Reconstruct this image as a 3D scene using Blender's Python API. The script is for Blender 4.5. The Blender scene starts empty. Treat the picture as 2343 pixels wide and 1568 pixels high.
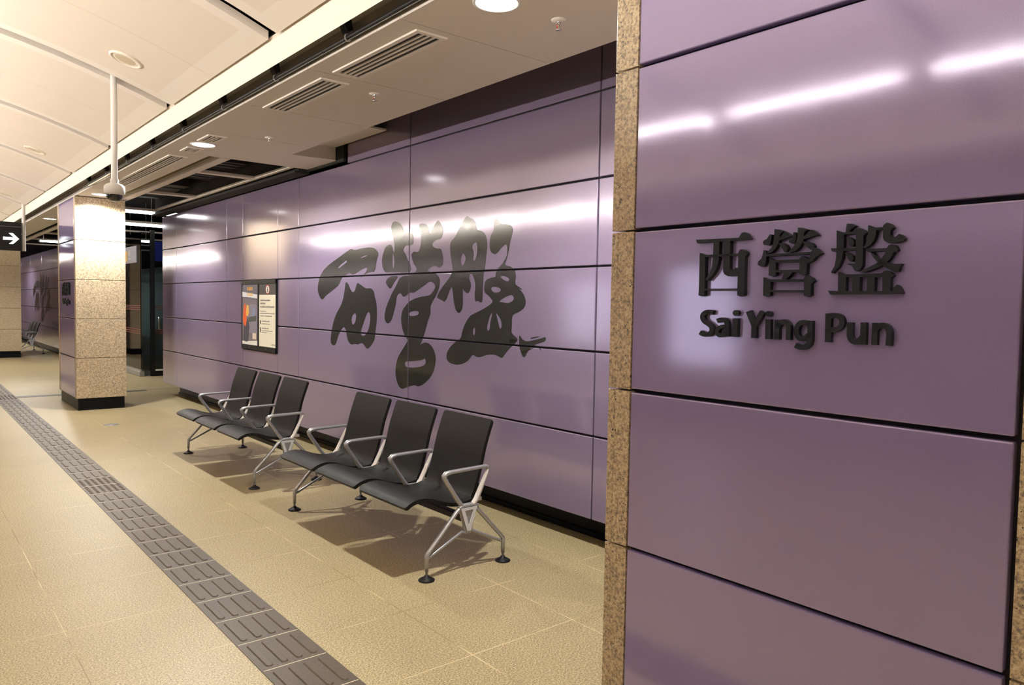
import bpy, bmesh, math, random
from mathutils import Matrix, Vector
random.seed(4)
# outlines of the lettering in 0.1 mm (y, z) on their walls
LATIN=[["S",[[[13603,15473],[13627,15477],[13663,15484],[13706,15490],[13749,15494],[13789,15494],[13828,15491],[13870,15485],[13911,15473],[13950,15457],[13987,15435],[14022,15409],[14051,15375],[14069,15336],[14078,15296],[14078,15257],[14071,15217],[14055,15180],[14032,15145],[14005,15113],[13972,15084],[13933,15058],[13894,15039],[13859,15023],[13831,15008],[13803,14992],[13776,14975],[13757,14961],[13744,14949],[13735,14935],[13727,14917],[13723,14900],[13722,14885],[13725,14871],[13732,14854],[13742,14838],[13752,14828],[13765,14820],[13785,14811],[13809,14804],[13833,14799],[13858,14797],[13887,14799],[13917,14802],[13942,14807],[13964,14815],[13989,14827],[14013,14840],[14032,14850],[14121,14735],[14103,14726],[14074,14710],[14036,14693],[13993,14678],[13950,14670],[13905,14664],[13859,14663],[13812,14666],[13767,14675],[13723,14688],[13680,14707],[13642,14733],[13610,14766],[13588,14801],[13572,14839],[13565,14878],[13566,14917],[13575,14955],[13591,14991],[13613,15025],[13644,15056],[13677,15081],[13710,15101],[13742,15120],[13779,15139],[13815,15156],[13843,15170],[13863,15183],[13879,15198],[13895,15217],[13907,15235],[13914,15250],[13917,15266],[13917,15284],[13913,15300],[13909,15310],[13901,15318],[13886,15330],[13867,15341],[13847,15350],[13829,15355],[13807,15358],[13781,15360],[13755,15360],[13726,15358],[13691,15353],[13658,15347],[13633,15343]]]],["a",[[[13017,14703],[13020,14759],[13024,14841],[13029,14928],[13034,14998],[13039,15045],[13044,15082],[13052,15116],[13066,15149],[13087,15181],[13114,15209],[13146,15232],[13182,15249],[13223,15261],[13264,15267],[13306,15267],[13348,15264],[13393,15255],[13436,15241],[13471,15228],[13494,15220],[13435,15103],[13412,15112],[13380,15123],[13348,15134],[13323,15139],[13301,15141],[13277,15141],[13256,15138],[13241,15134],[13229,15128],[13218,15120],[13208,15110],[13199,15096],[13193,15081],[13188,15062],[13184,15032],[13180,14987],[13175,14920],[13170,14834],[13166,14752],[13163,14695]],[[13133,15063],[13167,15061],[13218,15058],[13277,15052],[13334,15041],[13383,15022],[13425,14998],[13461,14971],[13491,14939],[13512,14903],[13523,14866],[13525,14829],[13518,14793],[13503,14759],[13480,14727],[13448,14699],[13407,14678],[13361,14669],[13316,14669],[13270,14678],[13224,14695],[13179,14722],[13136,14756],[13100,14786],[13076,14807],[13169,14889],[13194,14868],[13228,14839],[13263,14812],[13290,14795],[13309,14789],[13330,14785],[13346,14785],[13354,14786],[13360,14789],[13371,14799],[13380,14813],[13386,14824],[13388,14836],[13387,14851],[13383,14864],[13377,14876],[13363,14890],[13342,14906],[13316,14920],[13291,14931],[13255,14938],[13207,14943],[13159,14945],[13124,14947]]]],["i",[[[12919,15256],[12914,14701],[12735,14705],[12740,15256]],[[12719,15414],[12726,15380],[12746,15351],[12779,15331],[12817,15324],[12856,15330],[12890,15348],[12913,15376],[12922,15410],[12916,15444],[12895,15473],[12862,15493],[12824,15500],[12785,15494],[12751,15475],[12728,15447]]]],["Y",[[[12479,15442],[12275,15031],[12123,15090],[12325,15499]],[[12017,15499],[12266,15096],[12121,15025],[11874,15427]],[[12284,15111],[12283,14695],[12117,14698],[12118,15111]]]],["i",[[[11836,15248],[11826,14684],[11654,14689],[11665,15250]],[[11657,15408],[11663,15377],[11681,15350],[11710,15331],[11745,15324],[11780,15330],[11810,15347],[11831,15373],[11839,15405],[11834,15437],[11815,15464],[11786,15482],[11751,15489],[11716,15483],[11686,15466],[11665,15440]]]],["n",[[[11549,15244],[11547,14686],[11384,14688],[11386,15244]],[[11387,15025],[11375,15043],[11361,15067],[11346,15088],[11334,15100],[11319,15109],[11297,15118],[11276,15124],[11263,15126],[11252,15125],[11238,15120],[11224,15113],[11214,15106],[11207,15097],[11200,15085],[11193,15068],[11188,15047],[11186,15023],[11186,14994],[11188,14956],[11189,14911],[11188,14854],[11187,14790],[11186,14730],[11185,14689],[11037,14693],[11038,14734],[11039,14793],[11040,14857],[11041,14911],[11040,14952],[11038,14990],[11038,15029],[11042,15068],[11051,15105],[11064,15139],[11082,15172],[11108,15202],[11141,15226],[11178,15246],[11219,15259],[11265,15264],[11311,15259],[11354,15246],[11394,15229],[11432,15205],[11465,15173],[11490,15139],[11507,15111],[11518,15093]]]],["g",[[[10467,15206],[10492,15216],[10531,15232],[10578,15249],[10628,15260],[10676,15261],[10723,15257],[10770,15247],[10815,15227],[10854,15198],[10885,15164],[10908,15128],[10926,15090],[10940,15051],[10948,15009],[10952,14968],[10952,14927],[10947,14888],[10937,14848],[10922,14810],[10902,14775],[10876,14744],[10844,14716],[10808,14694],[10767,14679],[10725,14673],[10682,14675],[10641,14685],[10598,14703],[10554,14731],[10511,14765],[10474,14797],[10450,14818],[10544,14917],[10569,14896],[10604,14866],[10640,14837],[10667,14819],[10686,14812],[10703,14808],[10717,14807],[10727,14809],[10739,14813],[10753,14823],[10768,14835],[10780,14849],[10789,14866],[10797,14888],[10803,14912],[10807,14937],[10807,14963],[10804,14991],[10799,15018],[10791,15041],[10779,15064],[10766,15086],[10752,15102],[10739,15112],[10722,15119],[10698,15125],[10671,15127],[10646,15126],[10618,15121],[10584,15108],[10549,15094],[10523,15083]],[[10560,15244],[10559,15197],[10557,15129],[10556,15053],[10555,14981],[10553,14912],[10550,14841],[10550,14776],[10552,14724],[10556,14689],[10561,14667],[10567,14653],[10576,14638],[10590,14622],[10608,14608],[10628,14595],[10647,14587],[10668,14582],[10694,14579],[10723,14580],[10749,14582],[10776,14589],[10809,14601],[10841,14615],[10864,14624],[10927,14495],[10904,14486],[10869,14471],[10825,14456],[10779,14445],[10735,14440],[10690,14440],[10645,14444],[10599,14456],[10557,14474],[10519,14498],[10485,14527],[10457,14559],[10436,14592],[10421,14629],[10412,14669],[10406,14716],[10403,14776],[10404,14845],[10406,14916],[10408,14984],[10410,15056],[10411,15131],[10413,15199],[10414,15246]]]],["P",[[[10060,15450],[10049,14683],[9889,14687],[9900,15450]],[[9965,15320],[9928,15323],[9878,15328],[9826,15332],[9786,15331],[9755,15326],[9728,15319],[9708,15310],[9697,15301],[9688,15289],[9679,15269],[9673,15245],[9671,15223],[9673,15201],[9680,15176],[9689,15155],[9700,15140],[9716,15127],[9742,15113],[9773,15101],[9804,15092],[9839,15088],[9883,15087],[9926,15088],[9957,15088],[9959,14953],[9928,14952],[9882,14951],[9828,14953],[9775,14960],[9728,14974],[9682,14992],[9639,15016],[9599,15048],[9570,15089],[9550,15132],[9539,15177],[9535,15221],[9538,15265],[9549,15310],[9569,15354],[9599,15394],[9639,15424],[9682,15444],[9727,15457],[9775,15465],[9832,15467],[9892,15463],[9945,15458],[9981,15454]]]],["u",[[[9465,15229],[9464,15190],[9464,15134],[9464,15073],[9463,15022],[9463,14982],[9463,14946],[9462,14909],[9457,14872],[9448,14836],[9437,14802],[9419,14767],[9394,14734],[9363,14707],[9328,14685],[9289,14668],[9247,14659],[9206,14660],[9166,14668],[9129,14684],[9092,14707],[9058,14740],[9026,14777],[9000,14811],[8983,14832],[9097,14921],[9114,14899],[9138,14868],[9163,14839],[9182,14821],[9196,14812],[9209,14807],[9221,14804],[9230,14804],[9242,14807],[9258,14814],[9275,14824],[9286,14834],[9293,14843],[9299,14857],[9305,14876],[9311,14898],[9314,14922],[9315,14948],[9315,14982],[9315,15023],[9316,15074],[9316,15133],[9316,15189],[9316,15227]],[[9111,15238],[9106,14668],[8957,14671],[8962,15238]]]],["n",[[[8815,15237],[8819,14677],[8673,14677],[8670,15234]],[[8673,15016],[8660,15035],[8642,15061],[8625,15083],[8613,15093],[8601,15098],[8581,15104],[8559,15106],[8541,15105],[8525,15101],[8509,15094],[8494,15085],[8484,15075],[8476,15065],[8470,15051],[8463,15030],[8458,15005],[8455,14971],[8454,14930],[8455,14885],[8456,14840],[8457,14795],[8459,14748],[8461,14705],[8462,14676],[8325,14671],[8324,14700],[8322,14742],[8320,14791],[8319,14837],[8318,14882],[8317,14930],[8318,14979],[8323,15024],[8331,15065],[8342,15102],[8359,15137],[8383,15170],[8413,15198],[8447,15220],[8484,15235],[8524,15245],[8564,15247],[8605,15243],[8647,15233],[8689,15214],[8726,15182],[8755,15147],[8775,15117],[8788,15099]]]]]
CJK=[["xi",[[[14305,17646],[12787,17620],[12693,17748],[12616,17772],[12527,17729],[12396,17577],[12423,17548],[14246,17536]],[[13653,17579],[13451,17577],[13451,17006],[13514,16744],[13633,16571],[13838,16382],[13914,16407],[13792,16574],[13693,16767],[13663,17085]],[[13286,17559],[13069,17555],[13063,16732],[13011,16675],[12921,16694],[12863,16744],[12763,16715],[12755,16518],[12934,16500],[13115,16499],[13240,16562],[13288,16651]],[[14148,17233],[13973,17168],[13939,17104],[13930,16094],[13929,15932],[14046,15900],[14149,15932],[14140,16275]],[[13984,17169],[12779,17157],[12777,17093],[13982,17101]],[[12803,17154],[12734,17263],[12676,17281],[12517,17202],[12485,17124],[12559,17042],[12547,15933],[12673,15898],[12777,15932],[12779,17051]],[[13947,16133],[12771,16136],[12769,16074],[13945,16072]]]],["ying",[[[11778,17657],[11717,17645],[11733,17439],[11776,17367],[11840,17343],[11952,17368],[11992,17429],[11966,17485],[11866,17530]],[[11634,17792],[11492,17773],[11347,17719],[11451,17645],[11457,17555],[11495,17394],[11580,17251],[11704,17141],[11831,17113],[11833,17163],[11709,17273],[11659,17403],[11643,17566]],[[11329,17710],[11220,17654],[11124,17568],[11268,17528],[11462,17466],[11473,17523],[11405,17601]],[[11495,17394],[11370,17387],[11261,17325],[11204,17233],[11227,17153],[11306,17132],[11372,17224]],[[11046,17672],[10984,17656],[10972,17462],[11000,17384],[11095,17353],[11184,17402],[11181,17458],[11092,17517]],[[10929,17788],[10791,17771],[10628,17715],[10736,17656],[10748,17545],[10776,17372],[10873,17233],[10991,17142],[11147,17117],[11174,17150],[11047,17257],[10965,17382],[10927,17524]],[[10535,17709],[10433,17652],[10316,17547],[10461,17528],[10762,17450],[10773,17515],[10632,17617]],[[10768,17387],[10640,17388],[10504,17341],[10442,17259],[10456,17181],[10539,17166],[10634,17237]],[[11956,17219],[11881,17207],[11858,17081],[11876,16833],[11929,16759],[12022,16750],[12128,16807],[12122,16891],[12012,16987],[11979,17103]],[[11877,17099],[10528,17106],[10449,17220],[10365,17193],[10215,17053],[10373,16973],[10460,16866],[10634,16785],[10653,16841],[10570,16886],[10541,16995],[10551,17043],[11865,17035]],[[11771,16987],[11622,16923],[11566,16889],[11543,16501],[11650,16465],[11771,16498]],[[11604,16923],[10844,16920],[10841,16839],[11583,16853]],[[10853,16928],[10803,16990],[10744,17004],[10579,16902],[10626,16792],[10631,16506],[10732,16469],[10836,16511],[10839,16799]],[[11557,16641],[10816,16639],[10813,16571],[11554,16576]],[[11285,16586],[11030,16580],[11122,16468],[11224,16381],[11358,16383]],[[11932,16447],[11776,16385],[11701,16347],[11703,15924],[11813,15896],[11925,15924]],[[11776,16385],[10686,16377],[10683,16308],[11727,16318]],[[10711,16377],[10672,16452],[10613,16471],[10467,16400],[10397,16320],[10486,16242],[10482,15925],[10582,15890],[10685,15925],[10691,16300]],[[11709,16082],[10674,16077],[10671,16013],[11707,16024]]]],["pun",[[[9560,17795],[9428,17780],[9322,17722],[9438,17648],[9504,17569],[9582,17566],[9575,17672]],[[9828,17635],[9684,17580],[9627,17531],[9625,17081],[9655,16868],[9727,16687],[9895,16514],[9941,16538],[9847,16706],[9815,16905],[9812,17151]],[[9660,17574],[9298,17578],[9295,17503],[9650,17517]],[[9321,17579],[9285,17637],[9210,17655],[9102,17595],[9039,17524],[9112,17461],[9113,17118],[9111,16699],[9167,16595],[9271,16553],[9318,16577],[9369,16684],[9510,16741],[9510,16757],[9310,16750],[9296,16976],[9310,17504]],[[9569,17447],[9476,17438],[9381,17372],[9342,17280],[9374,17198],[9451,17194],[9501,17288]],[[9592,17052],[9490,17029],[9380,16964],[9345,16872],[9389,16806],[9443,16808],[9500,16893]],[[9973,17177],[9810,17169],[9281,17163],[9278,17096],[9791,17091],[9934,17092]],[[9005,17715],[8867,17653],[8800,17619],[8801,17472],[8839,17327],[8923,17213],[9054,17137],[9114,17148],[9057,17220],[9019,17381],[9002,17529]],[[8815,17642],[8626,17640],[8624,17571],[8805,17575]],[[8641,17638],[8621,17695],[8545,17745],[8450,17704],[8376,17612],[8450,17537],[8446,17421],[8394,17371],[8310,17384],[8242,17445],[8157,17403],[8098,17321],[8124,17265],[8289,17227],[8488,17234],[8591,17298],[8626,17388],[8623,17549]],[[9045,17118],[8519,17112],[8471,17182],[8408,17198],[8315,17160],[8252,17070],[8267,17020],[8343,17002],[8415,16852],[8566,16697],[8795,16600],[9044,16525],[9164,16520],[9192,16536],[9003,16621],[8771,16733],[8644,16846],[8523,17039],[8997,17038]],[[8923,17035],[8840,16987],[8718,16878],[8526,16769],[8353,16712],[8142,16713],[8188,16627],[8218,16527],[8302,16512],[8491,16607],[8728,16761],[8851,16898]],[[9745,16552],[9593,16492],[9546,16476],[8622,16486],[8581,16529],[8517,16556],[8430,16525],[8320,16428],[8388,16364],[8496,16388],[9528,16407],[9741,16441]],[[9742,16472],[9529,16437],[9525,16040],[9730,16041]],[[9373,16419],[9163,16415],[9160,16039],[9361,16040]],[[8983,16419],[8787,16415],[8782,16037],[8979,16038]],[[8598,16419],[8397,16415],[8389,16036],[8590,16036]],[[10006,16058],[9733,16044],[8346,16038],[8301,16137],[8240,16195],[8175,16150],[8088,15998],[8112,15970],[9937,15952]]]]]
BRUSH=[["xi",[[[[72356,15874],[72793,16191],[73177,16701],[73155,17339],[72871,17972],[72386,18469],[71678,18956],[70288,19475],[68405,20019],[66849,20495],[65839,20780],[65213,20563],[63874,20686],[62222,20721],[61302,20586],[60732,20280],[60548,19994],[60832,19559],[61004,19118],[61087,18672],[61378,18398],[61952,18469],[63118,18268],[64069,17824],[63473,18160],[62653,18600],[62657,18885],[63602,18739],[65055,18310],[65676,18264],[66055,18426],[66945,18291],[67849,17948],[68368,17289],[69434,16870],[70527,16504],[71362,16192],[71925,15838]],[[68657,18996],[67869,19336],[66709,19716],[66706,19478],[67606,19207],[68390,18928]],[[63981,19848],[62794,20030],[62675,19946],[63859,19763]]],[[[66936,17633],[66420,17388],[66033,16909],[65525,16528],[65029,16667],[64790,17135],[64550,17482],[63818,17241],[62859,16888],[61926,16938],[61347,16652],[61226,16201],[60876,15640],[60749,14855],[60776,13843],[61051,12706],[61155,12136],[61607,11773],[62296,11279],[62767,11311],[63249,11691],[63852,11777],[64213,11584],[65075,11599],[65699,11473],[66338,11776],[66679,12361],[66738,12839],[67260,13207],[67779,12923],[68432,12288],[68956,11405],[69360,11199],[70046,11350],[70135,11844],[69926,12723],[69527,13603],[68863,14480],[67813,15348],[67429,15954],[67180,16676]],[[65688,14064],[65368,14427],[64874,14577],[64697,14322],[64860,13731],[65352,13386],[65605,13592]],[[63866,12710],[63281,13658],[62818,14362],[62354,14772],[62001,14550],[61989,13810],[62325,12999],[63023,12454],[63621,12463]]]]],["ying",[[[[59938,19416],[59730,20070],[59304,20599],[58661,20807],[58234,20709],[57796,19879],[57706,20628],[57928,21286],[58257,21954],[58372,22394],[58061,22749],[57435,22755],[56812,22496],[56294,22036],[56082,21495],[55884,21640],[55388,21713],[54895,21629],[54632,21198],[54622,20679],[54970,20542],[55763,20582],[56161,20391],[56255,20079],[55847,19797],[55638,19368],[55033,18823],[54924,18298],[56117,18242],[57348,18303],[58189,18323],[59261,18294],[59704,18635],[59888,19082]],[[58011,20104],[57769,19554],[57738,19014],[57897,18532],[58050,18807],[58085,19566]]],[[[59247,17524],[58608,17951],[56929,18004],[57749,17394],[58372,16770],[59024,17191]]],[[[53751,22221],[53091,22224],[52625,22140],[52340,21767],[52109,21249],[51702,21723],[51263,22190],[50911,22361],[50551,22039],[50227,21623],[50216,21132],[50523,20807],[51230,20748],[51765,20528],[51668,20223],[50947,20038],[50506,20067],[50232,19562],[50099,19066],[50212,18676],[50646,18491],[51183,18656],[51723,18622],[52267,18436],[52448,18289],[51896,18225],[51170,18057],[50718,17750],[50533,17400],[50696,16806],[51128,16210],[51658,15706],[51922,15300],[51856,14795],[52175,14281],[52442,13765],[52707,13142],[53162,12403],[53440,12079],[52877,12314],[52318,12341],[51762,12165],[51299,11786],[51015,11198],[51091,10589],[51348,9963],[51884,9411],[52432,9055],[52989,8747],[53652,8550],[54137,8640],[54919,8462],[55715,8227],[56220,8092],[56737,8237],[57163,8741],[57385,9375],[57295,10144],[56995,10815],[56388,11391],[55790,11958],[55298,12407],[55805,12703],[56220,13220],[56477,13853],[56490,14495],[56256,15033],[55659,15466],[55069,15786],[54099,16051],[52961,16188],[52035,16259],[51497,16611],[51146,17009],[51513,17313],[52061,17422],[52794,17126],[53541,16825],[54495,16467],[55084,16521],[55675,16259],[56176,16099],[56694,16526],[57308,16204],[57399,15557],[57701,14904],[58005,14245],[58423,13798],[58960,13727],[59359,14103],[59367,14545],[59096,15212],[58569,15875],[58152,16421],[57326,17174],[56822,17810],[56112,17956],[55113,17936],[54146,18279],[54056,18587],[54546,18912],[54850,19443],[54954,19760],[54569,20003],[53891,19870],[53575,20214],[53437,20821],[53450,21434],[53743,21862]],[[55149,14839],[54076,14982],[53594,14866],[53780,14604],[54649,14482],[55241,14521]],[[55761,10521],[54374,10668],[53222,10798],[52569,11047],[52465,10593],[53022,10295],[54362,10091],[55650,10048],[55838,10355]]]]],["pun",[[[[46961,22386],[46718,22226],[46242,22095],[45844,21787],[45752,21226],[45136,21139],[44676,20881],[44394,20409],[44349,19862],[44480,19139],[44581,18413],[44748,17868],[44805,17135],[44845,15755],[45073,15707],[45462,15890],[45691,15749],[45859,16214],[45726,17145],[46136,17898],[46531,17907],[46601,17532],[46306,17152],[46390,16684],[46732,16383],[47220,16593],[47389,16879],[47370,16118],[47352,15355],[47668,14920],[47997,14886],[48336,15150],[48603,15825],[48739,16600],[48884,16988],[49214,16601],[49543,16015],[49882,15719],[50234,15864],[50982,16060],[50776,16409],[50258,16902],[49575,17386],[48989,17863],[48747,18342],[49019,19124],[49209,20004],[49136,20485],[48555,20838],[48151,21291],[47673,21828],[47277,22223]],[[47739,19172],[47455,19588],[47043,19240],[47114,18865],[47510,18499],[47680,18789]],[[46347,20054],[45654,20388],[45555,19552],[45774,19005],[46003,18827],[46133,19018],[45988,19478]]],[[[43347,21959],[43079,21671],[42644,21417],[42081,21420],[41520,21205],[41375,20934],[41501,20506],[41696,20081],[41818,19474],[42013,18954],[42280,18434],[41719,18373],[41161,18138],[40945,17698],[41064,17091],[40580,16739],[40033,16305],[39794,15791],[40006,15359],[40534,15091],[41209,14904],[41339,14638],[41325,14111],[41379,13581],[41029,13375],[40615,13174],[40811,12903],[41284,12616],[41693,12328],[42104,11948],[42381,11680],[42816,11814],[43401,11913],[44290,11813],[45044,11599],[45508,11598],[45982,11756],[46446,11301],[47082,10972],[48064,10786],[49079,10880],[49517,11195],[49442,11693],[48940,12212],[48192,12639],[47537,12911],[47387,13444],[46997,14125],[46372,14708],[45748,14908],[44831,15202],[44086,15486],[43504,15809],[44031,16216],[44637,16491],[44649,16949],[44510,17406],[43844,17577],[43289,17602],[43297,17926],[42989,18277],[42566,18531],[42154,18960],[41953,19304],[42042,20012],[42600,19775],[43020,19439],[43376,19258],[43893,19433],[44128,19941],[43999,20658],[43570,21080],[43658,21625]],[[42828,17648],[42260,17681],[41666,17467],[41800,17258],[42322,17354]],[[43825,16851],[43387,16920],[42734,16798],[42629,16619],[42940,16468],[43448,16469],[43746,16624]],[[42639,15949],[41939,16218],[41386,16323],[41133,16131],[41236,15868],[41785,15688],[42492,15772],[42849,15769]],[[44267,13836],[43918,14760],[43557,15039],[43832,14306],[43892,13757],[44111,13567]],[[43192,15046],[42601,14519],[42446,14076],[42651,13729],[42881,14242],[43112,14777]],[[45952,13685],[45753,13879],[45710,13413],[45860,13173],[45990,13355]]],[[[40490,13528],[40144,13152],[39676,13027],[38898,13167],[38139,13328],[37668,13458],[37696,13139],[38382,12980],[39016,12778],[39526,12364],[39778,11961],[40042,11901],[40321,12318],[40497,12831]]],[[[41576,13175],[40750,13125],[40638,13016],[41016,12893],[41567,12822]]],[[[39291,13320],[38396,13460],[38331,13412],[39224,13237]]],[[[38889,12827],[38183,12653],[38139,12444],[38309,12646],[38912,12758]]],[[[41132,17092],[40244,16693],[40282,16633],[41129,16961]]],[[[40319,12232],[39659,12443],[38884,12657],[39011,12582],[39656,12314],[40115,12113]]]]]]
SC=bpy.context.scene; COL=SC.collection
# ------------------------------------------------------------------ helpers
def link(o,parent=None):
    COL.objects.link(o)
    if parent: o.parent=parent
    return o
def tag(o,label=None,cat=None,group=None,kind=None):
    if label: o['label']=label
    if cat: o['category']=cat
    if group: o['group']=group
    if kind: o['kind']=kind
    return o
def empty(name,loc=(0,0,0)):
    o=bpy.data.objects.new(name,None); o.empty_display_size=.1; o.location=loc
    return link(o)
def copy_tree(o,parent=None):
    c=o.copy(); COL.objects.link(c); c.parent=parent
    for ch in list(o.children): copy_tree(ch,c)
    return c
class MB:
    def __init__(s): s.v=[]; s.f=[]; s.sm=[]
    def add(s,vs,fs,smooth=False):
        n=len(s.v); s.v+=[tuple(v) for v in vs]
        for f in fs: s.f.append([i+n for i in f]); s.sm.append(smooth)
        return s
    def box(s,x0,x1,y0,y1,z0,z1,b=0):
        if b<=0:
            vs=[(x,y,z) for z in (z0,z1) for y in (y0,y1) for x in (x0,x1)]
            return s.add(vs,[(0,2,3,1),(4,5,7,6),(0,1,5,4),(2,6,7,3),(0,4,6,2),(1,3,7,5)])
        bm=bmesh.new(); bmesh.ops.create_cube(bm,size=1)
        for v in bm.verts:
            v.co=Vector(((x0+x1)/2+v.co.x*(x1-x0),(y0+y1)/2+v.co.y*(y1-y0),(z0+z1)/2+v.co.z*(z1-z0)))
        bmesh.ops.bevel(bm,geom=list(bm.edges),offset=b,segments=2,profile=.5,affect='EDGES')
        bm.verts.index_update()
        s.add([v.co for v in bm.verts],[[v.index for v in f.verts] for f in bm.faces]); bm.free(); return s
    def tube(s,pts,r,n=10,caps=True,flat=1.0,smooth=True):
        """swept round tube through pts (r single or per point); flat squashes it along Y"""
        P=[Vector(p) for p in pts]; R=r if isinstance(r,(list,tuple)) else [r]*len(P)
        vs=[];prev=None
        for i,p in enumerate(P):
            t=(P[min(i+1,len(P)-1)]-P[max(i-1,0)]).normalized()
            if prev is None:
                a=Vector((0,1,0)) if abs(t.y)<.9 else Vector((1,0,0))
            else: a=prev
            a=(a-t*a.dot(t)).normalized(); b=t.cross(a); prev=a
            for k in range(n):
                an=2*math.pi*k/n
                vs.append(p+a*math.cos(an)*R[i]*flat+b*math.sin(an)*R[i])
        fs=[(i*n+k,i*n+(k+1)%n,(i+1)*n+(k+1)%n,(i+1)*n+k) for i in range(len(P)-1) for k in range(n)]
        s.add(vs,fs,smooth)
        if caps: s.add(vs[:n],[tuple(range(n-1,-1,-1))]); s.add(vs[-n:],[tuple(range(n))])
        return s
    def lathe(s,prof,c,n=24,smooth=True):
        """profile [(r,z)] about the vertical through c"""
        vs=[];m=len(prof)
        for r,z in prof:
            for k in range(n):
                a=2*math.pi*k/n; vs.append((c[0]+r*math.cos(a),c[1]+r*math.sin(a),c[2]+z))
        fs=[(i*n+k,i*n+(k+1)%n,(i+1)*n+(k+1)%n,(i+1)*n+k) for i in range(m-1) for k in range(n)]
        s.add(vs,fs,smooth)
        if prof[0][0]>1e-5: s.add(vs[:n],[tuple(range(n-1,-1,-1))])
        if prof[-1][0]>1e-5: s.add(vs[-n:],[tuple(range(n))])
        return s
    def prism(s,poly,axis,a,b):
        """flat outline extruded along an axis; poly holds the other two coordinates in order"""
        def p(q,t):
            if axis=='x': return (t,q[0],q[1])
            if axis=='y': return (q[0],t,q[1])
            return (q[0],q[1],t)
        n=len(poly); vs=[p(q,a) for q in poly]+[p(q,b) for q in poly]
        return s.add(vs,[tuple(range(n)),tuple(range(2*n-1,n-1,-1))]+[(i,(i+n),(i+1)%n+n,(i+1)%n) for i in range(n)])
    def build(s,name,mat,parent=None,loc=None):
        me=bpy.data.meshes.new(name); me.from_pydata(s.v,[],s.f)
        for p,q in zip(me.polygons,s.sm): p.use_smooth=q
        bm=bmesh.new(); bm.from_mesh(me); bmesh.ops.recalc_face_normals(bm,faces=bm.faces); bm.to_mesh(me); bm.free()
        me.materials.append(mat)
        o=bpy.data.objects.new(name,me)
        if loc: o.location=loc
        return link(o,parent)
def st(name,mb,mat,parent=None):
    o=mb.build(name,mat,parent)
    if not parent: o['kind']='structure'
    return o
def outline_mesh(name,pieces,x,th,mat,parent=None,smooth=0):
    """pieces: list of [outer, hole, ...] rings of (y,z) standing in a plane X = x, raised by th towards -X"""
    MBB=MB()
    for rings in pieces:
        cu=bpy.data.curves.new('ring','CURVE'); cu.dimensions='2D'; cu.fill_mode='BOTH'; cu.extrude=th/2
        for r in rings:
            pts=[Vector((a,b)) for a,b in r]
            for _ in range(smooth):
                q=[]
                for i in range(len(pts)):
                    A,B=pts[i],pts[(i+1)%len(pts)]; q+=[A*.78+B*.22,A*.22+B*.78]
                pts=q
            sp=cu.splines.new('POLY'); sp.points.add(len(pts)-1); sp.use_cyclic_u=True
            for k,p in enumerate(pts): sp.points[k].co=(p.x,p.y,0,1)
        ob=bpy.data.objects.new('ring',cu); me=bpy.data.meshes.new_from_object(ob)
        MBB.add([(x-th/2+v.co.z,v.co.x,v.co.y) for v in me.vertices],[list(p.vertices) for p in me.polygons])
        bpy.data.objects.remove(ob); bpy.data.curves.remove(cu); bpy.data.meshes.remove(me)
    return MBB.build(name,mat,parent)
# ------------------------------------------------------------------ materials
def newmat(name):
    m=bpy.data.materials.new(name); m.use_nodes=True; nt=m.node_tree
    return m,nt,nt.nodes,nt.links,nt.nodes['Principled BSDF']
def srgb(r,g,b):
    f=lambda c:(c/255/12.92) if c<=10 else ((c/255+.055)/1.055)**2.4
    return (f(r),f(g),f(b),1)
def plain(name,col,rough=.5,metal=0,spec=.5,coat=0):
    m,nt,N,L,P=newmat(name); P.inputs['Base Color'].default_value=col if len(col)==4 else (*col,1)
    P.inputs['Roughness'].default_value=rough; P.inputs['Metallic'].default_value=metal
    P.inputs['Specular IOR Level'].default_value=spec; P.inputs['Coat Weight'].default_value=coat; P.inputs['Coat Roughness'].default_value=.08
    tc=N.new('ShaderNodeTexCoord'); no=N.new('ShaderNodeTexNoise'); no.inputs['Scale'].default_value=35
    mr=N.new('ShaderNodeMapRange'); mr.inputs['To Min'].default_value=max(rough-.04,0.02); mr.inputs['To Max'].default_value=min(rough+.05,1)
    L.new(tc.outputs['Object'],no.inputs['Vector']); L.new(no.outputs['Fac'],mr.inputs['Value']); L.new(mr.outputs['Result'],P.inputs['Roughness'])
    return m
def emit(name,col,s):
    m,nt,N,L,P=newmat(name); P.inputs['Base Color'].default_value=(.8,.8,.8,1)
    P.inputs['Emission Color'].default_value=(*col,1); P.inputs['Emission Strength'].default_value=s
    return m
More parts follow.
